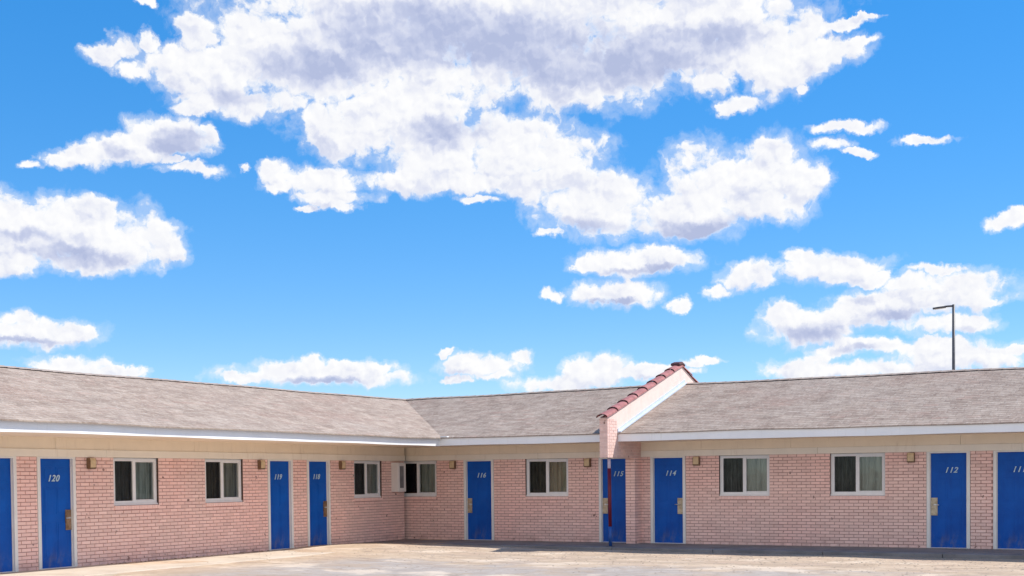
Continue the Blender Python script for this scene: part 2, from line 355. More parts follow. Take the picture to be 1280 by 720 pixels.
def wavy(u, s=0.):  # old eaves are never quite straight
    return .004*math.sin(u*.9+s) + .0035*math.sin(u*2.3+1.7*s+.5) + .003*math.sin(u*.37+2*s)
def fascia(fn, u0, u1, name='fascia', z0=ZS-.012, z1=ZE-.004):
    mb = MB(); n = max(2, int(abs(u1-u0)/.5)); prev = None
    for i in range(n+1):
        u = lerp(u0, u1, i/n); d = wavy(u)
        ring = [fn(u, w, z+d) for w, z in ((-.03,z0),(0,z0),(0,z1),(-.03,z1))]
        if prev:
            for j in range(4):
                k = (j+1) % 4; mb.poly([prev[j], prev[k], ring[k], ring[j]])
        else: mb.poly(ring)
        prev = ring
    mb.poly(prev)
    return mb.build(name, M['fascia'], motel)
fascia(lambda u, w, z: (OL+w, u, z), YS, -OB)
fascia(lambda u, w, z: (u, -OB-w, z), OL-.03, FX0-.004)
fascia(lambda u, w, z: (u, -OB-w, z), FX1+.004, XE)

# roof: courses of shingles, each lapping over the one below
RL, RB = 1.95, 2.9
def zr_l(y): return lerp(3.845, 3.905, (y+14)/16.9)      # ridge heights (both ridges sag a little)
def zr_b(x): return lerp(3.905, 3.985, min(1, max(0, (x+RL)/9.)))
def courses(A, B, C, D, n, mat_, name, zfun=None, seg=.8, lift=.004):
    """A-B the eave, D-C the ridge (A below D)"""
    A, B, C, D = map(Vector, (A, B, C, D)); mb = MB()
    for k in range(n):
        t0, t1 = k/n, (k+1)/n
        a0, b0, a1, b1 = A.lerp(D,t0), B.lerp(C,t0), A.lerp(D,t1), B.lerp(C,t1)
        m_ = max(2, int((b0-a0).length/seg)); tint = random.random()
        for i in range(m_):
            P = []
            for (p, q, t, l) in ((a0,b0,t0,lift),(a1,b1,t1,0)):
                for s in (i/m_, (i+1)/m_):
                    v = p.lerp(q, s); u = v.x + v.y
                    v = v + Vector((0,0, wavy(u)*(1-t) + .006*t*math.sin(u*.8+1) + .005*math.sin(u*1.7+t*5.) + l)); P.append(v)
            mb.poly([P[0],P[1],P[3],P[2]], 0, tint)
            dn = Vector((0,0,lift + (.02 if k == 0 else .002)))
            mb.poly([P[0]-dn, P[1]-dn, P[1], P[0]], 0, tint)
    return mb.build(name, mat_, motel, fix=False, tint=True)
ex, ey = OL+.085, -OB-.022
ZR = 3.905
courses((ex,YS-.2,ZE),(ex,ey,ZE),(-RL,RB,ZR),(-RL,YS-.2,zr_l(YS)), 30, M['shingle_y'], 'roof')
# cross wing: corner bay up to the parapet, then the long right-hand bay
courses((ex,ey,ZE),(FX0+.05,ey,ZE),(FX0+.05,RB,zr_b(FX0)),(-RL,RB,ZR), 31, M['shingle_x'], 'roof')
courses((FX1-.05,ey,ZE),(XE+.2,ey,ZE),(XE+.2,RB,zr_b(XE)),(FX1-.05,RB,zr_b(FX1)), 31, M['shingle_x'], 'roof')
courses((-5.6,RB+4.3,2.5),(-5.6,YS-.2,2.5),(-RL,YS-.2,zr_l(YS)),(-RL,RB,ZR), 24, M['shingle_y'], 'rear_roof')
courses((XE+.2,7.2,2.5),(-5.6,7.2,2.5),(-RL,RB,ZR),(XE+.2,RB,zr_b(XE)), 24, M['shingle_x'], 'rear_roof')
# ridge caps
def ridge(P, Q, across, n, name='ridge_cap'):
    mb = MB(); P, Q = Vector(P), Vector(Q); ac = Vector(across)
    for i in range(n):
        a, b = P.lerp(Q, i/n), P.lerp(Q, (i+1.06)/n)
        u = a.x+a.y; ub = b.x+b.y
        za = .006*math.sin(u*.8+1)+.005*math.sin(u*1.7+5); zb = .006*math.sin(ub*.8+1)+.005*math.sin(ub*1.7+5)
        for s in (-1, 1):
            mb.poly([a+Vector((0,0,.022+za)), b+Vector((0,0,.030+zb)), b+ac*s*.13+Vector((0,0,-.014+zb)), a+ac*s*.13+Vector((0,0,-.022+za))])
    mb.build(name, M['ridgecap'], motel, fix=False)
ridge((-RL,YS-.2,zr_l(YS)), (-RL,RB,ZR), (1,0,0), 80)
ridge((-RL,RB,ZR), (FX0,RB,zr_b(FX0)), (0,1,0), 32)
ridge((FX1,RB,zr_b(FX1)), (XE+.2,RB,zr_b(XE)), (0,1,0), 52)
# short scrap of bent flashing where the two eaves meet
mb = MB(); mb.box(ex-.02, ex+.17, ey-.05, ey+.05, ZE+.015, ZE+.045); mb.build('eave_flashing', M['fascia'], motel)

# the parapet that cuts through the roof, carried by a pier and a steel pole
YF = -1.925; ZC0, PK, ZPK = 2.935, 2.72, 4.425            # coping foot, peak place, peak height
prof = [(YF,2.035),(YF,ZC0),(PK,ZPK),(6.9,2.98),(6.9,2.3),(.1,2.3),(.1,2.035)]
mb = MB(); ins = .006
mb.prism([(y+(ins if y < -1 else 0), z) for y, z in prof], FX0+ins, FX1-ins, lambda p, t: (t, p[0], p[1]), 0)
z = 2.035; k = 0
def pb(x0, x1, y0, y1, z0, z1):
    mb.box(x0, x1, y0, y1, z0, z1, 1, min(1, max(0, random.gauss(.6,.2))))
while z < ZC0 - .03:                                       # brick facing of the overhanging end
    zt = min(z+ROW-JT, ZC0-.005)
    if k % 2 == 0: pb(FX0, FX1, YF, YF+.10, z, zt)
    else:
        pb(FX0, FX0+.094, YF, YF+.10, z, zt); pb(FX1-.094, FX1, YF, YF+.10, z, zt)
    y = YF + (.112 if k % 2 == 0 else .112)
    y += 0 if k % 2 == 0 else -.0
    first = .1 if k % 2 else .2
    while y < .0 and not (z > 2.46 and y > -1.40):
        y1 = min(y + first, 0 if z < 2.46 else -1.40); first = .2
        if y1 - y > .02:
            pb(FX1-.05, FX1, y, y1, z, zt); pb(FX0, FX0+.05, y, y1, z, zt)
        y = y1 + .013
    z += ROW; k += 1
M['paletint'] = brick_material('pale_painted_brick', (.74,.53,.475), (.62,.38,.33))
parapet = tag(mb.build('parapet_wall', [M['stucco'], M['paletint']], motel, tint=True), 'pale pink brick parapet cutting through the roof, capped with maroon tiles')
# barrel tiles along the coping
def coping_tile(P, Q, w=.29, h=.085, m='tile'):
    P, Q = Vector(P), Vector(Q); mb = MB(); n = 8; rings = []
    for p, s, up in ((P,1.0,.03),(Q,.88,.0)):
        o_, i_ = [], []
        for i in range(n+1):
            a = math.pi*i/n
            o_.append(p + Vector((math.cos(a)*w/2*s, 0, math.sin(a)*h*s+up)))
            i_.append(p + Vector((math.cos(a)*(w/2-.018)*s, 0, math.sin(a)*(h-.018)*s+up)))
        rings.append(o_ + i_[::-1])
    k = len(rings[0])
    mb.v += [tuple(v) for r in rings for v in r]
    mb.f.append(tuple(range(k-1,-1,-1))); mb.f.append(tuple(range(k,2*k)))
    for i in range(k):
        j = (i+1) % k; mb.f.append((i, j, k+j, k+i))
    mb.m += [1]+[0]*(len(mb.f)-1); mb.t += [.5]*len(mb.f)
    return mb.build('coping_tile', [M[m], M['tiledark']], parapet)
xc = (FX0+FX1)/2; nt = 8
for i in range(nt):
    def cp(t): return (xc, lerp(YF-.09, PK-.05, t), lerp(ZC0-.028, ZPK-.016, t))
    coping_tile(cp(i/nt), cp((i+1.12)/nt))
for i in range(7):
    def cq(t): return (xc, lerp(6.95, PK+.05, t), lerp(2.965, ZPK-.016, t))
    coping_tile(cq(i/7), cq((i+1.12)/7))
mb = MB()
mb.prism([(PK-.24,ZPK+.0),(PK-.24,ZPK+.075),(PK-.02,ZPK+.125),(PK+.18,ZPK+.07),(PK+.18,ZPK+.0),(PK,ZPK+.04)], xc-.13, xc+.13, lambda p, t: (t, p[0], p[1]))
mb.build('peak_tile', M['tiledark'], parapet, bevel=.03)
# metal flashing where roof and parapet meet
def zroof(y): return lerp(ZE, zr_b(FX1), (y-ey)/(RB-ey))
mb = MB()
mb.prism([(-1.36,zroof(-1.36)+.0),(2.9,zroof(2.9)+.0),(2.9,zroof(2.9)+.12),(-1.36,zroof(-1.36)+.10)], FX1-.004, FX1+.012, lambda p, t: (t, p[0], p[1]))
mb.prism([(-1.36,zroof(-1.36)+.012),(2.9,zroof(2.9)+.012),(2.9,zroof(2.9)+.04),(-1.36,zroof(-1.36)+.04)], FX1+.012, FX1+.075, lambda p, t: (t, p[0], p[1]))
mb.build('roof_flashing', M['flashing'], motel)
# pier
PX0, PX1, PY = 6.512, 6.750, -.40
mb = MB(); mb.box(PX0+.012, PX1-.012, PY+.012, .05, 0, 2.034, 1)
z = 0.; k = 0
while z < 2.02:
    zt = min(z+ROW-JT, 2.033)
    if k % 2 == 0:
        mb.box(PX0, PX1, PY, PY+.1, z, zt, 0, random.gauss(.55,.2))
        mb.box(PX1-.1, PX1, PY+.112, -.003, z, zt, 0, random.gauss(.5,.2)); mb.box(PX0, PX0+.1, PY+.112, -.003, z, zt, 0, random.gauss(.5,.2))
    else:
        c = (PX0+PX1)/2
        mb.box(PX0, c-.006, PY, PY+.1, z, zt, 0, random.gauss(.55,.2)); mb.box(c+.006, PX1, PY, PY+.2, z, zt, 0, random.gauss(.55,.2))
        mb.box(PX1-.1, PX1, PY+.213, -.003, z, zt, 0, random.gauss(.5,.2)); mb.box(PX0, PX0+.1, PY+.213, -.003, z, zt, 0, random.gauss(.5,.2))
    z += ROW; k += 1
mb.build('brick_pier', BR, motel, tint=True)

# ---- doors: slab with raised panels; frame, lock and number are sub-parts
def door_slab():
    mb = MB(); y0 = .055                                  # face set back in the frame
    mb.box(0, DW, y0, y0+.045, .012, DH)
    for x0, x1 in ((.11,.345),(.405,.64)):
        for z0, z1 in ((.20,.86),(1.0,1.50),(1.62,1.88)):
            # moulded panel: sunk rim, raised field
            mb.box(x0, x1, y0-.004, y0+.002, z0, z1); mb.box(x0+.03, x1-.03, y0-.009, y0-.003, z0+.03, z1-.03)
    return mb
def door_frame():
    mb = MB(); a = FR-.006
    for s in (0, 1):
        x0, x1 = ((-a, 0) if s == 0 else (DW, DW+a))
        mb.box(x0, x1, -.014, .12, 0, DH+.002)
        xs = (-.0, .012) if s == 0 else (DW-.012, DW)
        mb.box(xs[0], xs[1], .035, .054, .012, DH-.001)   # door stop
    mb.box(-a, DW+a, -.014, .12, DH+.002, ZH-.001)
    mb.box(0, DW, .0, .10, .0, .012)                      # threshold
    return mb
def lock(side, m):
    x = .015 if side == 'left' else DW-.150
    mb = MB(); mb.box(x, x+.135, .032, .054, .70, 1.08); mb.box(x+.02, x+.115, .024, .034, .73, 1.05)
    mb.box(x+.045, x+.09, .020, .026, .98, 1.03)
    return mb, x
def lever(x, side):
    mb = MB(); c = x+.0675; s = 1 if side == 'left' else -1
    mb.tube([(c,.03,.93),(c,-.02,.93),(c+s*.01,-.03,.93),(c+s*.11,-.03,.925)], [.014,.013,.012,.010], 8)
    return mb
def number_mesh(txt):
    cu = bpy.data.curves.new('number', 'FONT'); cu.body = txt
    cu.size = .165; cu.shear = .32; cu.extrude = .004; cu.space_character = 1.12; cu.offset = .0035
    ob = bpy.data.objects.new('number', cu); COL.objects.link(ob)
    bpy.context.view_layer.update()
    me = bpy.data.meshes.new_from_object(ob.evaluated_get(bpy.context.evaluated_depsgraph_get()))
    bpy.data.objects.remove(ob); bpy.data.curves.remove(cu)
    me.materials.clear(); me.materials.append(M['number'])
    me.transform(Matrix.Rotation(rad(90), 4, 'X'))
    return me
door0 = None; frame_me = None
def make_door(wing, u, num, side, lm):
    global door0
    loc, rz = ((u,0,0), 0) if wing == 'R' else ((0,u,0), rad(90))
    if door0 is None:
        d = door_slab().build('door', M['door'], motel, bevel=.003)
        door_frame().build('door_frame', M['jamb'], d, bevel=.003)
        door0 = d
    else:
        d = copy_tree_slab(door0)
    d.location = loc; d.rotation_euler = (0,0,rz)
    if num:
        o = bpy.data.objects.new('number', number_mesh(num)); COL.objects.link(o); o.parent = d
        w = max(v.co.x for v in o.data.vertices) - min(v.co.x for v in o.data.vertices)
        off = .555 if wing == 'R' else .435
        o.location = (DW*off-w/2, .042, 1.615)
        d['label'] = 'blue door numbered ' + num
    else: d['label'] = 'blue door cut off by the left edge of the photo'
    if side:
        mb, x = lock(side, lm); mb.build('lock_plate', M[lm], d, bevel=.004)
        lever(x, side).build('lever', M['lever'], d, smooth=True)
    return d
def copy_tree_slab(src):
    d = src.copy(); COL.objects.link(d)
    for ch in src.children:
        if ch.name.startswith('door_frame'):
            c = ch.copy(); COL.objects.link(c); c.parent = d
    return d
for u, num, side in L_DOORS: make_door('L', u, num, side, 'bronze')
for u, num, side in R_DOORS: make_door('R', u, num, side, 'brass')

# ---- sliding windows: frame with mullion; panes, screen, curtains and sill are sub-parts
def window_frame_mb():
    mb = MB(); y0, y1 = .055, .15; W = WW; T = ZH-.004
    mb.box(.004, .085, y0, y1, WZ0, T); mb.box(W-.078, W-.004, y0, y1, WZ0, T)
    mb.box(.085, W-.078, y0, y1, WZ0, WZ0+.085); mb.box(.085, W-.078, y0, y1, T-.062, T)
    mb.box(.555, .635, y0+.006, y1-.02, WZ0+.085, T-.062)
    mb.box(.635, W-.078, y0+.02, y1-.03, WZ0+.085, WZ0+.105); mb.box(.635, W-.078, y0+.02, y1-.03, T-.080, T-.062)
    mb.box(.004, W-.004, y0-.03, y0-.001, WZ0-.004, WZ0+.03)     # nose of the sill rail
    return mb
def drape_mb(x0, x1, y, amp, waves, seed):
    rnd = random.Random(seed); mb = MB(); n = 60; ph = rnd.random()*6
    xs = [lerp(x0, x1, i/n) for i in range(n+1)]
    f = lambda i: y + amp*math.sin(waves*2*math.pi*i/n + ph + 1.1*math.sin(i*.23+ph)) + amp*.3*math.sin(waves*4.3*i/n*math.pi+ph)
    for i in range(n):
        mb.poly([(xs[i],f(i),WZ0-.1),(xs[i+1],f(i+1),WZ0-.1),(xs[i+1],f(i+1),ZH),(xs[i],f(i),ZH)])
    return mb
win0 = None
def make_window(wing, u, kind, i):
    global win0
    loc, rz = ((u,0,0), 0) if wing == 'R' else ((0,u,0), rad(90))
    if win0 is None:
        w = window_frame_mb().build('window', M['frame'], motel, bevel=.004)
        g = MB(); g.poly([(.085,.10,WZ0+.085),(.555,.10,WZ0+.085),(.555,.10,ZH-.066),(.085,.10,ZH-.066)]); g.build('pane', M['glass'], w, fix=False)
        g = MB(); g.poly([(.635,.092,WZ0+.105),(WW-.078,.092,WZ0+.105),(WW-.078,.092,ZH-.084),(.635,.092,ZH-.084)]); g.build('pane', M['glass'], w, fix=False)
        g = MB(); g.poly([(.085,.088,WZ0+.085),(.555,.088,WZ0+.085),(.555,.088,ZH-.066),(.085,.088,ZH-.066)]); g.build('insect_screen', M['screen'], w, fix=False)
        s = MB()                                            # brick sill laid on edge
        n = 17
        for k in range(n):
            a, b = lerp(.0, WW, k/n)+.004, lerp(.0, WW, (k+1)/n)-.002
            s.box(a, b, -.022, .16, WZ0-.082, WZ0-.010, 0, min(1, max(0, random.gauss(.6,.15))))
        s.box(0, WW, -.012, .16, WZ0-.085, WZ0-.0135, 0, .45)
        s.build('sill', BR, w, tint=True)
        win0 = w
    else:
        w = win0.copy(); COL.objects.link(w)
        for ch in win0.children:
            if not ch.name.startswith('curtain'):
                c = ch.copy(); COL.objects.link(c); c.parent = w
    w.location = loc; w.rotation_euler = (0,0,rz)
    if kind == 'black':
        c = drape_mb(.60, WW+.02, .20, .02, 5, i).build('curtain', M['curtain_green'], w, fix=False, smooth=True)
    else:
        cm = M['curtain_'+kind]
        drape_mb(-.02, .66, .195, .018, 6, i).build('curtain', cm, w, fix=False, smooth=True)
        drape_mb(.60, WW+.02, .185, .020, 5, i+9).build('curtain', cm, w, fix=False, smooth=True)
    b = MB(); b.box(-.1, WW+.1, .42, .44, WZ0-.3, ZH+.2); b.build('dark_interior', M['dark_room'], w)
    return w
for i, (u, k) in enumerate(L_WINS): make_window('L', u, k, i)
for i, (u, k) in enumerate(R_WINS): make_window('R', u, k, i+3)

# ------------------------------------------------------------------ fixtures on the walls
def make_lamp():
    root = empty('wall_lamp')
    mb = MB()                                               # tan shell: front and bevelled top
    mb.prism([(-.10,1.87),(-.105,2.0),(-.085,2.05),(-.0,2.05),(-.0,1.87)], .008, .142, lambda p, t: (t, p[0], p[1]))
    mb.build('housing', M['lampbox'], root, bevel=.004)
    for x in (.0, .142):
        mb = MB(); mb.prism([(-.098,1.85),(-.103,2.0),(-.083,2.048),(-.0,2.048),(-.0,1.85)], x, x+.008, lambda p, t: (t, p[0], p[1]))
        mb.build('side_plate', M['lampdark'], root)
    mb = MB(); mb.box(.010, .140, -.094, -.006, 1.84, 1.869); mb.build('lens_frame', M['lampdark'], root)
    return root
lamp0 = make_lamp()
LAMPS = [('L',-10.93,'tan box wall lamp just right of the blue door numbered 120'),
         ('L',-6.00,'tan box wall lamp just left of the blue door numbered 119'),
         ('L',-2.98,'tan box wall lamp between door 118 and the window beside the white cabinet'),
         ('R',1.40,'tan box wall lamp just left of the blue door numbered 116'),
         ('R',5.27,'tan box wall lamp just left of door 115, behind the maroon pole'),
         ('R',8.09,'tan box wall lamp just right of the blue door numbered 114'),
         ('R',12.98,'tan box wall lamp just left of the blue door numbered 112')]
for i, (wg, u, lb) in enumerate(LAMPS):
    o = lamp0 if i == 0 else copy_tree(lamp0)
    o.location = (u,0,0) if wg == 'R' else (0,u,0)
    o.rotation_euler = (0,0,0 if wg == 'R' else rad(90))
    tag(o, lb, 'wall lamp', 'box lamps on the motel walls')

cab = tag(empty('wall_cabinet', (0,-.72,0)), 'white metal cabinet with a narrow grey panel, fixed to the wall at the inner corner', 'cabinet')
mb = MB(); mb.box(.0, .21, 0, .37, 1.26, 2.02); mb.build('housing', M['cabinet'], cab, bevel=.008)
mb = MB(); mb.box(.205, .222, .015, .355, 1.275, 2.005); mb.build('door', M['cabinet'], cab, bevel=.006)
m, t, out = mat('grey_glass_panel'); pbsdf(t, out, t.ramp(t.noise(objco(t), 4, 3), [(.3,(.16,.15,.16)),(.7,(.27,.26,.27))]), .2, spec=.5); M['greyglass'] = m
mb = MB(); mb.box(.21, .226, .07, .25, 1.36, 1.93); mb.build('panel', M['greyglass'], cab)

# steel pole under the parapet's overhanging end
pole = tag(empty('support_pole', (6.68,-1.66,0)), 'thin maroon and blue steel pole under the tiled parapet, in front of door 115', 'pole')
def lean(z): return (-.02*(z/2.03), 0, z)
mb = MB(); mb.tube([lean(.012), lean(.46)], .038, 14); mb.build('lower_length', M['poleblue'], pole, smooth=True)
mb = MB(); mb.tube([lean(.46), lean(1.79)], .040, 14); mb.build('middle_length', M['maroon'], pole, smooth=True)
mb = MB(); mb.tube([lean(1.79), lean(2.034)], .037, 14); mb.build('upper_length', M['polepale'], pole, smooth=True)
mb = MB(); mb.box(-.075,.075,-.075,.075,0,.014); mb.build('base_plate', M['darksteel'], pole)

# street lamp beyond the roof
SLX, SLY = 9.66, 25.
sl = tag(empty('street_lamp', (SLX,SLY,-.06)), 'tall dark street lamp with one arm, rising behind the roof against the clouds', 'street lamp')
H = 8.42
mb = MB(); mb.tube([(0,0,0),(0,0,H*.5),(0,0,H)], [.075,.065,.055], 14); mb.build('pole', M['darksteel'], sl, smooth=True)
mb = MB(); mb.box(-.2,.2,-.2,.2,0,.06); mb.tube([(0,0,.05),(0,0,.35)],[.16,.12],14); mb.build('base', M['darksteel'], sl)
mb = MB(); mb.tube([(.03,0,H-.06),(-.16,0,H-.055),(-.34,0,H-.06)], [.045,.040,.038], 10); mb.build('arm', M['darksteel'], sl, smooth=True)
mb = MB(); mb.prism([(-.30,-.09),(-.55,-.11),(-.80,-.07),(-.80,.07),(-.55,.11),(-.30,.09)], H-.115, H-.045, lambda p, t: (p[0], p[1], t+ (p[0]+.38)*.07)); hd = mb.build('head', M['darksteel'], sl, bevel=.015)
m, t, out = mat('lamp_lens'); pbsdf(t, out, (.5,.52,.55), .3); M['lens'] = m
mb = MB(); mb.prism([(-.45,-.08),(-.74,-.06),(-.74,.06),(-.45,.08)], H-.125, H-.105, lambda p, t: (p[0], p[1], t+(p[0]+.38)*.07)); mb.build('lens', M['lens'], hd)
# ------------------------------------------------------------------ ground
def ground_z(x, y):
    # the yard is level with the walks at the inner corner and a step lower along the right wing
    r = 1/(1+math.exp(-(x-4.6)*2.2))
    z = lerp(-.012, -.075, r)
    z += .012*math.sin(x*.8+y*.5)*math.cos(y*.7-x*.3) + .006*math.sin(x*2.3-y*1.9)
    bump = math.exp(-((x-1.5)**2/5 + (y+3.6)**2/3))
    z += .035*bump
    if y < -12 or x > 26: z -= .03
    return z
def axis(lo, hi, near0, near1, fine):
    a = []; v = near0
    while v <= near1: a.append(v); v += fine
    s = fine; v = near1
    while v < hi: s *= 1.5; v += s; a.append(min(v, hi))
    s = fine; v = near0; b = []
    while v > lo: s *= 1.5; v -= s; b.append(max(v, lo))
    return b[::-1] + a
gx = axis(-2500, 2500, -1, 26, .25); gy = axis(-2500, 2500, -20, 0.2, .25)
mb = MB(); nx = len(gx)
for y in gy:
    for x in gx:
        inside = -1.1 <= x <= 26.1 and -20.1 <= y <= .3
        mb.v.append((x, y, ground_z(x, y) if inside else -.08))
for j in range(len(gy)-1):
    for i in range(nx-1):
        mb.f.append((j*nx+i, j*nx+i+1, (j+1)*nx+i+1, (j+1)*nx+i))
mb.m = [0]*len(mb.f); mb.t = [.5]*len(mb.f)
m, t, out = mat('dusty_yard'); co = objco(t)
sx = t.n('ShaderNodeSeparateXYZ', {0: co})
wob = t.noise(co, .28, 5, .6); wob2 = t.noise(t.vmath('MULTIPLY', co, (.5,1.6,1)), .9, 6, .65)
dirt = t.ramp(t.noise(t.vmath('MULTIPLY', co, (.6,1.7,1)), 1.3, 8, .65), [(.25,(.36,.265,.185)),(.5,(.50,.385,.28)),(.75,(.61,.49,.37))])
dirt = t.mix(t.smooth(t.noise(co, .8, 5, .6), .5, .72, 0, .5), dirt, (.52,.37,.29))
dirt = t.mix(t.smooth(t.noise(co, 26, 3, .7), .62, .75, 0, .55), dirt, (.24,.18,.14))
asph = t.ramp(t.noise(co, 2.2, 8, .7), [(.25,(.28,.25,.23)),(.5,(.37,.335,.31)),(.75,(.46,.42,.39))])
asph = t.mix(t.smooth(t.noise(co, 38, 3, .7), .6, .75, 0, .5), asph, (.17,.16,.16))
crack = t.n('ShaderNodeTexVoronoi', {'Vector': t.vmath('ADD', co, t.vmath('SCALE', t.noise(co, 1.5, 4, out='Color'), (0,0,0))), 'Scale': .33}, feature='DISTANCE_TO_EDGE').outputs[0]
asph = t.mix(t.smooth(crack, .008, .003, 0, .35), asph, (.09,.08,.075))
# old asphalt begins a few metres out, dust drifted over its edge
edge = t.math('MULTIPLY_ADD', sx.outputs[1], -1., -7.0)
edge = t.math('ADD', edge, t.math('MULTIPLY_ADD', wob, 11., -5.5))
edge = t.math('ADD', edge, t.math('MULTIPLY_ADD', wob2, 3.2, -1.6))
far_l = t.smooth(sx.outputs[0], 2.2, 4.2)
mixf = t.math('MULTIPLY', t.smooth(edge, -.6, 1.0), t.math('MULTIPLY', far_l, .8))
colr = t.mix(mixf, dirt, asph)
colr = t.mix(t.smooth(t.noise(co, 4.5, 6, .75), .5, .66, 0, .55), colr, (.29,.22,.17))
colr = t.mix(t.smooth(t.noise(t.vmath('MULTIPLY', co, (.35,1.5,1)), 1.1, 5, .65), .52, .66, 0, .65), colr, (.34,.265,.21))
colr = t.mix(t.smooth(t.noise(co, .75, 6, .68), .50, .62, 0, .6), colr, (.40,.305,.225))
colr = t.mix(t.smooth(t.noise(t.vmath('ADD', co, (31.,17.,5.)), .6, 6, .65), .52, .64, 0, .65), colr, (.70,.58,.455))
colr = t.mix(t.smooth(t.noise(t.vmath('ADD', co, (3.,57.,5.)), 1.7, 5, .7), .58, .68, 0, .6), colr, (.27,.21,.165))
pbsdf(t, out, colr, .93, spec=.15, bump=t.noise(co, 14, 8, .7), bstr=.5, bdist=.02)
M['yard'] = m
g = mb.build('ground', m, None, fix=False); tag(g, 'dusty tan yard with worn grey asphalt', 'ground', kind='structure')

m, t, out = mat('worn_concrete'); co = objco(t)
c = t.ramp(t.noise(co, 1.4, 7, .65), [(.25,(.42,.35,.28)),(.5,(.54,.465,.38)),(.75,(.62,.545,.46))])
c = t.mix(t.smooth(t.noise(co, .9, 5, .65), .5, .72, 0, .5), c, (.47,.37,.29))
c = t.mix(t.smooth(t.noise(co, 30, 3, .7), .62, .76, 0, .5), c, (.27,.22,.18))
pbsdf(t, out, c, .9, spec=.2, bump=t.noise(co, 20, 6, .7), bstr=.3, bdist=.01); M['concrete'] = m
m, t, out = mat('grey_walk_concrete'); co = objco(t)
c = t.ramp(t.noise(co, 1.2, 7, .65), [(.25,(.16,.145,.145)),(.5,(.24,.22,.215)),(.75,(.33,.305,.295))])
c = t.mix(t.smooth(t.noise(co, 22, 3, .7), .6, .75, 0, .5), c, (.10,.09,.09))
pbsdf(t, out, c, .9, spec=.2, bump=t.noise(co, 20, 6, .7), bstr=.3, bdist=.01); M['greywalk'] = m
def slab(x0, x1, y0, y1, along, joint=2.4):
    mb = MB(); a0, a1 = (y0, y1) if along == 'y' else (x0, x1); a = a0
    while a < a1-.01:
        b = min(a+joint, a1); dz = random.uniform(-.004,.003)
        if along == 'y': mb.box(x0, x1, a+.005, b-.005, -.2, dz)
        else: mb.box(a+.005, b-.005, y0, y1, -.2, dz)
        a = b
    return mb
s = slab(-.35, 1.92, YS-1, -2.6, 'y').build('walkway', M['concrete'], None, bevel=.012); tag(s, 'sunlit concrete walk along the long left wing', 'walkway', kind='structure')
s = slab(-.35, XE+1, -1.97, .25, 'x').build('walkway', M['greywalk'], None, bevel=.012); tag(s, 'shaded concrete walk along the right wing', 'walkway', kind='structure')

# grit and clods swept up against the foot of the left wall
def clods(mb, n, px, py, smin, smax, rnd):
    for _ in range(n):
        x, y = px(rnd), py(rnd); r = rnd.uniform(smin, smax)
        z = .0 if x < 1.92 and y < -2.6 else ground_z(x, y)
        top = []; k = 6; o = len(mb.v)
        for lv, rr in ((0,1.),(.55,.8)):
            for i in range(k):
                a = 2*math.pi*i/k + rnd.random()*.5; q = r*rr*rnd.uniform(.7,1.2)
                mb.v.append((x+q*math.cos(a), y+q*math.sin(a), z-.004+r*.7*lv*rnd.uniform(.8,1.2)))
        for i in range(k):
            j = (i+1) % k; mb.f.append((o+i,o+j,o+k+j,o+k+i))
        mb.f.append(tuple(o+k+i for i in range(k)))
    mb.m = [0]*len(mb.f); mb.t = [.5]*len(mb.f)
rnd = random.Random(5); mb = MB()
clods(mb, 260, lambda r: abs(r.gauss(0,.05))+.015, lambda r: r.choice((r.uniform(-6.9,-5.7), r.uniform(-4.8,-4.2), r.uniform(-3.4,-.4), r.uniform(-10.5,-6))), .012, .035, rnd)
m, t, out = mat('dark_grit'); pbsdf(t, out, t.ramp(t.noise(objco(t), 9, 3), [(.3,(.10,.07,.05)),(.7,(.26,.19,.14))]), .95, spec=.1); M['grit'] = m
tag(mb.build('grit', m, None), 'dark grit and clods swept against the foot of the left wall', 'grit', kind='stuff')
mb = MB()
clods(mb, 3500, lambda r: r.uniform(.2,22), lambda r: -2.1-abs(r.gauss(0,2.8)), .007, .026, rnd)
m, t, out = mat('pale_gravel'); pbsdf(t, out, t.ramp(t.noise(objco(t), 3, 3), [(.3,(.25,.2,.16)),(.7,(.5,.42,.34))]), .95, spec=.1)
tag(mb.build('gravel', m, None), 'loose gravel scattered over the dusty yard', 'gravel', kind='stuff')

# ------------------------------------------------------------------ light and sky
SUN_A, SUN_B = .65, .50                                   # sun stands to the right and behind the right wing
sd = Vector((SUN_A, SUN_B, 1)).normalized()
elev = math.asin(sd.z); azim = math.atan2(sd.x, sd.y)
ld = bpy.data.lights.new('sun', 'SUN'); ld.energy = SUN_E; ld.angle = rad(.5); ld.color = (1,.955,.88)
lo = bpy.data.objects.new('sun', ld); COL.objects.link(lo)
lo.rotation_euler = (-sd).to_track_quat('-Z','Y').to_euler(); lo.location = (12,8,18)

w = bpy.data.worlds.new('World'); scene.world = w; w.use_nodes = True
t = NT(w.node_tree); out = t.n('ShaderNodeOutputWorld')
sky = t.n('ShaderNodeTexSky', sky_type='NISHITA', sun_disc=False, sun_elevation=elev, sun_rotation=azim,
          altitude=SKY_AIR[0], air_density=SKY_AIR[1], dust_density=SKY_AIR[2], ozone_density=SKY_AIR[3])
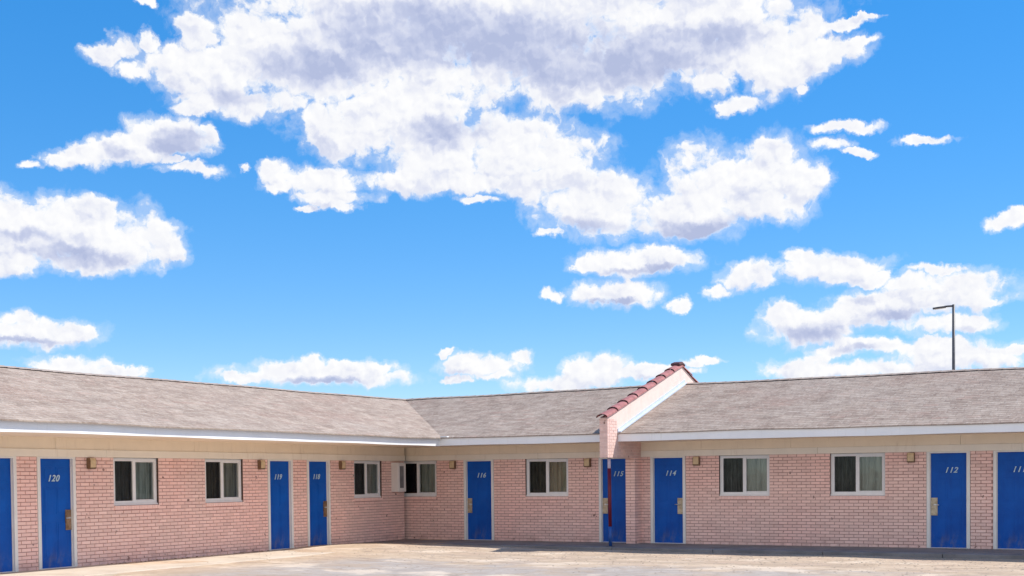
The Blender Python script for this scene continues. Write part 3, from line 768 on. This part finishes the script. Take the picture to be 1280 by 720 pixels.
# the photograph's sky is evened out from top to bottom and strongly blue
skyg = t.n('ShaderNodeGamma', {'Color': sky.outputs[0], 'Gamma': SKY_GAMMA}).outputs[0]
skyc = t.n('ShaderNodeHueSaturation', {'Hue':SKY_HSV[0],'Saturation':SKY_HSV[1],'Value':SKY_HSV[2],'Color':skyg}).outputs[0]
d = t.vmath('NORMALIZE', t.n('ShaderNodeTexCoord').outputs['Generated']); sp = t.n('ShaderNodeSeparateXYZ', {0: d})
az = t.math('MULTIPLY', t.math('ARCTAN2', sp.outputs[0], sp.outputs[1]), 57.29578)
el = t.math('MULTIPLY', t.math('ARCSINE', sp.outputs[2]), 57.29578)
p0 = t.n('ShaderNodeCombineXYZ', {0: az, 1: el, 2: 0.}).outputs[0]
def noise2(vec, scale, detail, rough, out='Fac'):
    return t.n('ShaderNodeTexNoise', {'Vector':vec,'Scale':scale,'Detail':detail,'Roughness':rough}, noise_dimensions='2D').outputs[out]
def lumps(vec, scale, detail, rough):
    return t.n('ShaderNodeTexVoronoi', {'Vector':vec,'Scale':scale,'Detail':detail,'Roughness':rough,'Lacunarity':2.3,'Randomness':1.}, voronoi_dimensions='2D', normalize=True).outputs['Distance']
# cloud outlines are pushed about by noise of two sizes
n1 = t.vmath('SUBTRACT', noise2(p0, .30, 2, .5, 'Color'), (.5,.5,.5))
n2 = t.vmath('SUBTRACT', noise2(p0, 1.5, 5, .62, 'Color'), (.5,.5,.5))
p = t.vmath('MULTIPLY_ADD', n1, (1.6,.9,0), p0)
p = t.vmath('MULTIPLY_ADD', n2, (.9,.6,0), p)
def field(lobes, p, k=.09):
    acc = None
    for L in lobes:
        cx, cy, rx, ry = L[:4]
        q = t.vmath('MULTIPLY_ADD', p, (1/rx,1/ry,0), (-cx/rx,-cy/ry,0))
        dd = t.vmath('DOT_PRODUCT', q, q)
        if len(L) > 4: dd = t.math('ADD', dd, 1-L[4])
        acc = dd if acc is None else t.math('SMOOTH_MIN', acc, dd, k)
    return t.math('MAXIMUM', t.math('SUBTRACT', 1., acc), -2.)
F = field(CLOUD_LOBES + FILL_CLOUD_BANKS, p)
FL = field([L for L in CLOUD_LOBES if L[2]*L[3] > .3] + FILL_CLOUD_BANKS, t.vmath('ADD', p, (.22,.42,0)))          # the same a little nearer the sun
G = field(CLOUD_UNDERSIDES, p, .3)
def puffs(off):
    v = t.vmath('MULTIPLY_ADD', n2, (.45,.45,0), p0)
    if off: v = t.vmath('ADD', v, off)
    a = lumps(v, .55, 3., .55)
    c = noise2(v, .5, 3, .5)
    return t.math('MULTIPLY_ADD', a, -1.5, t.math('MULTIPLY_ADD', c, 2.0, -.36))
H = puffs(None); HL = puffs((.12,.20,0))
fine = noise2(p, 1.7, 7, .58)
dens = t.math('ADD', F, t.math('MULTIPLY_ADD', fine, 1.5, t.math('ADD', H, -.80)))
alpha = t.smooth(dens, -.26, .60)
alpha = t.math('MAXIMUM', alpha, t.smooth(dens, -.85, .2, 0, .32))
alpha = t.math('MULTIPLY', alpha, t.smooth(el, .0, 3.5, .35, 1.))
relief = t.smooth(t.math('SUBTRACT', H, HL), -.30, .30)
big = t.smooth(t.math('SUBTRACT', F, FL), -.9, .35)
thick = t.smooth(dens, .1, 1.1)
under = t.math('MULTIPLY', t.smooth(G, -.7, .9), t.smooth(dens, .05, .6))
soft = noise2(p0, .45, 3, .5)
shade = t.math('MULTIPLY_ADD', big, .36, .30)
shade = t.math('MULTIPLY_ADD', relief, .32, shade)
shade = t.math('MULTIPLY_ADD', t.math('SUBTRACT', 1., thick), .16, shade)
shade = t.math('MULTIPLY_ADD', t.math('SUBTRACT', fine, .5), .20, shade)
shade = t.math('SUBTRACT', shade, t.math('MULTIPLY', under, t.math('MULTIPLY_ADD', soft, .50, .36)))
patch = t.smooth(noise2(t.vmath('MULTIPLY', p, (.8,1.3,1)), .62, 4, .5), .44, .66)
shade = t.math('SUBTRACT', shade, t.math('MULTIPLY', t.math('MULTIPLY', patch, .19), t.smooth(dens, .1, .8)))
cc = t.ramp(shade, [(.0,(.46,.52,.74)),(.25,(.58,.63,.82)),(.48,(.76,.79,.91)),(.68,(.91,.92,.965)),(.95,(1.,1.,1.))])
sc = t.n('ShaderNodeVectorMath', {0: cc, 'Scale': CLOUD_E}, operation='SCALE').outputs[0]
fin = t.mix(alpha, skyc, sc)
bg = t.n('ShaderNodeBackground', {'Color': fin, 'Strength': SKY_S})
t.t.links.new(bg.outputs[0], out.inputs['Surface'])
w.cycles.sampling_method = 'MANUAL'; w.cycles.sample_map_resolution = 512

# ------------------------------------------------------------------ camera
F_PX, CY, PITCH, ROLL, YAW = 1581.919, 641.525, -.0277797, -.0098423, -.504893
dv = Vector((math.sin(YAW)*math.cos(PITCH), math.cos(YAW)*math.cos(PITCH), math.sin(PITCH)))
rv = Vector((math.cos(YAW), -math.sin(YAW), 0)); uv = rv.cross(dv)
c_, s_ = math.cos(ROLL), math.sin(ROLL)
r2, u2 = rv*c_+uv*s_, uv*c_-rv*s_
cam = bpy.data.cameras.new('camera'); co_ = bpy.data.objects.new('camera', cam); COL.objects.link(co_)
mt = Matrix((r2, u2, -dv)).transposed().to_4x4(); mt.translation = (18.7211, -28.0993, 1.59029)
co_.matrix_world = mt
cam.sensor_width = 36; cam.lens = F_PX/1280*36; cam.shift_y = (CY-360)/1280; cam.clip_start = .1; cam.clip_end = 6000
scene.camera = co_

scene.view_settings.view_transform = 'Standard'; scene.view_settings.look = 'None'
scene.view_settings.exposure = EXPOSURE; scene.view_settings.gamma = 1
scene.view_settings.use_curve_mapping = False
scene.cycles.use_denoising = True
scene.cycles.max_bounces = 8; scene.cycles.diffuse_bounces = 5; scene.cycles.transparent_max_bounces = 12
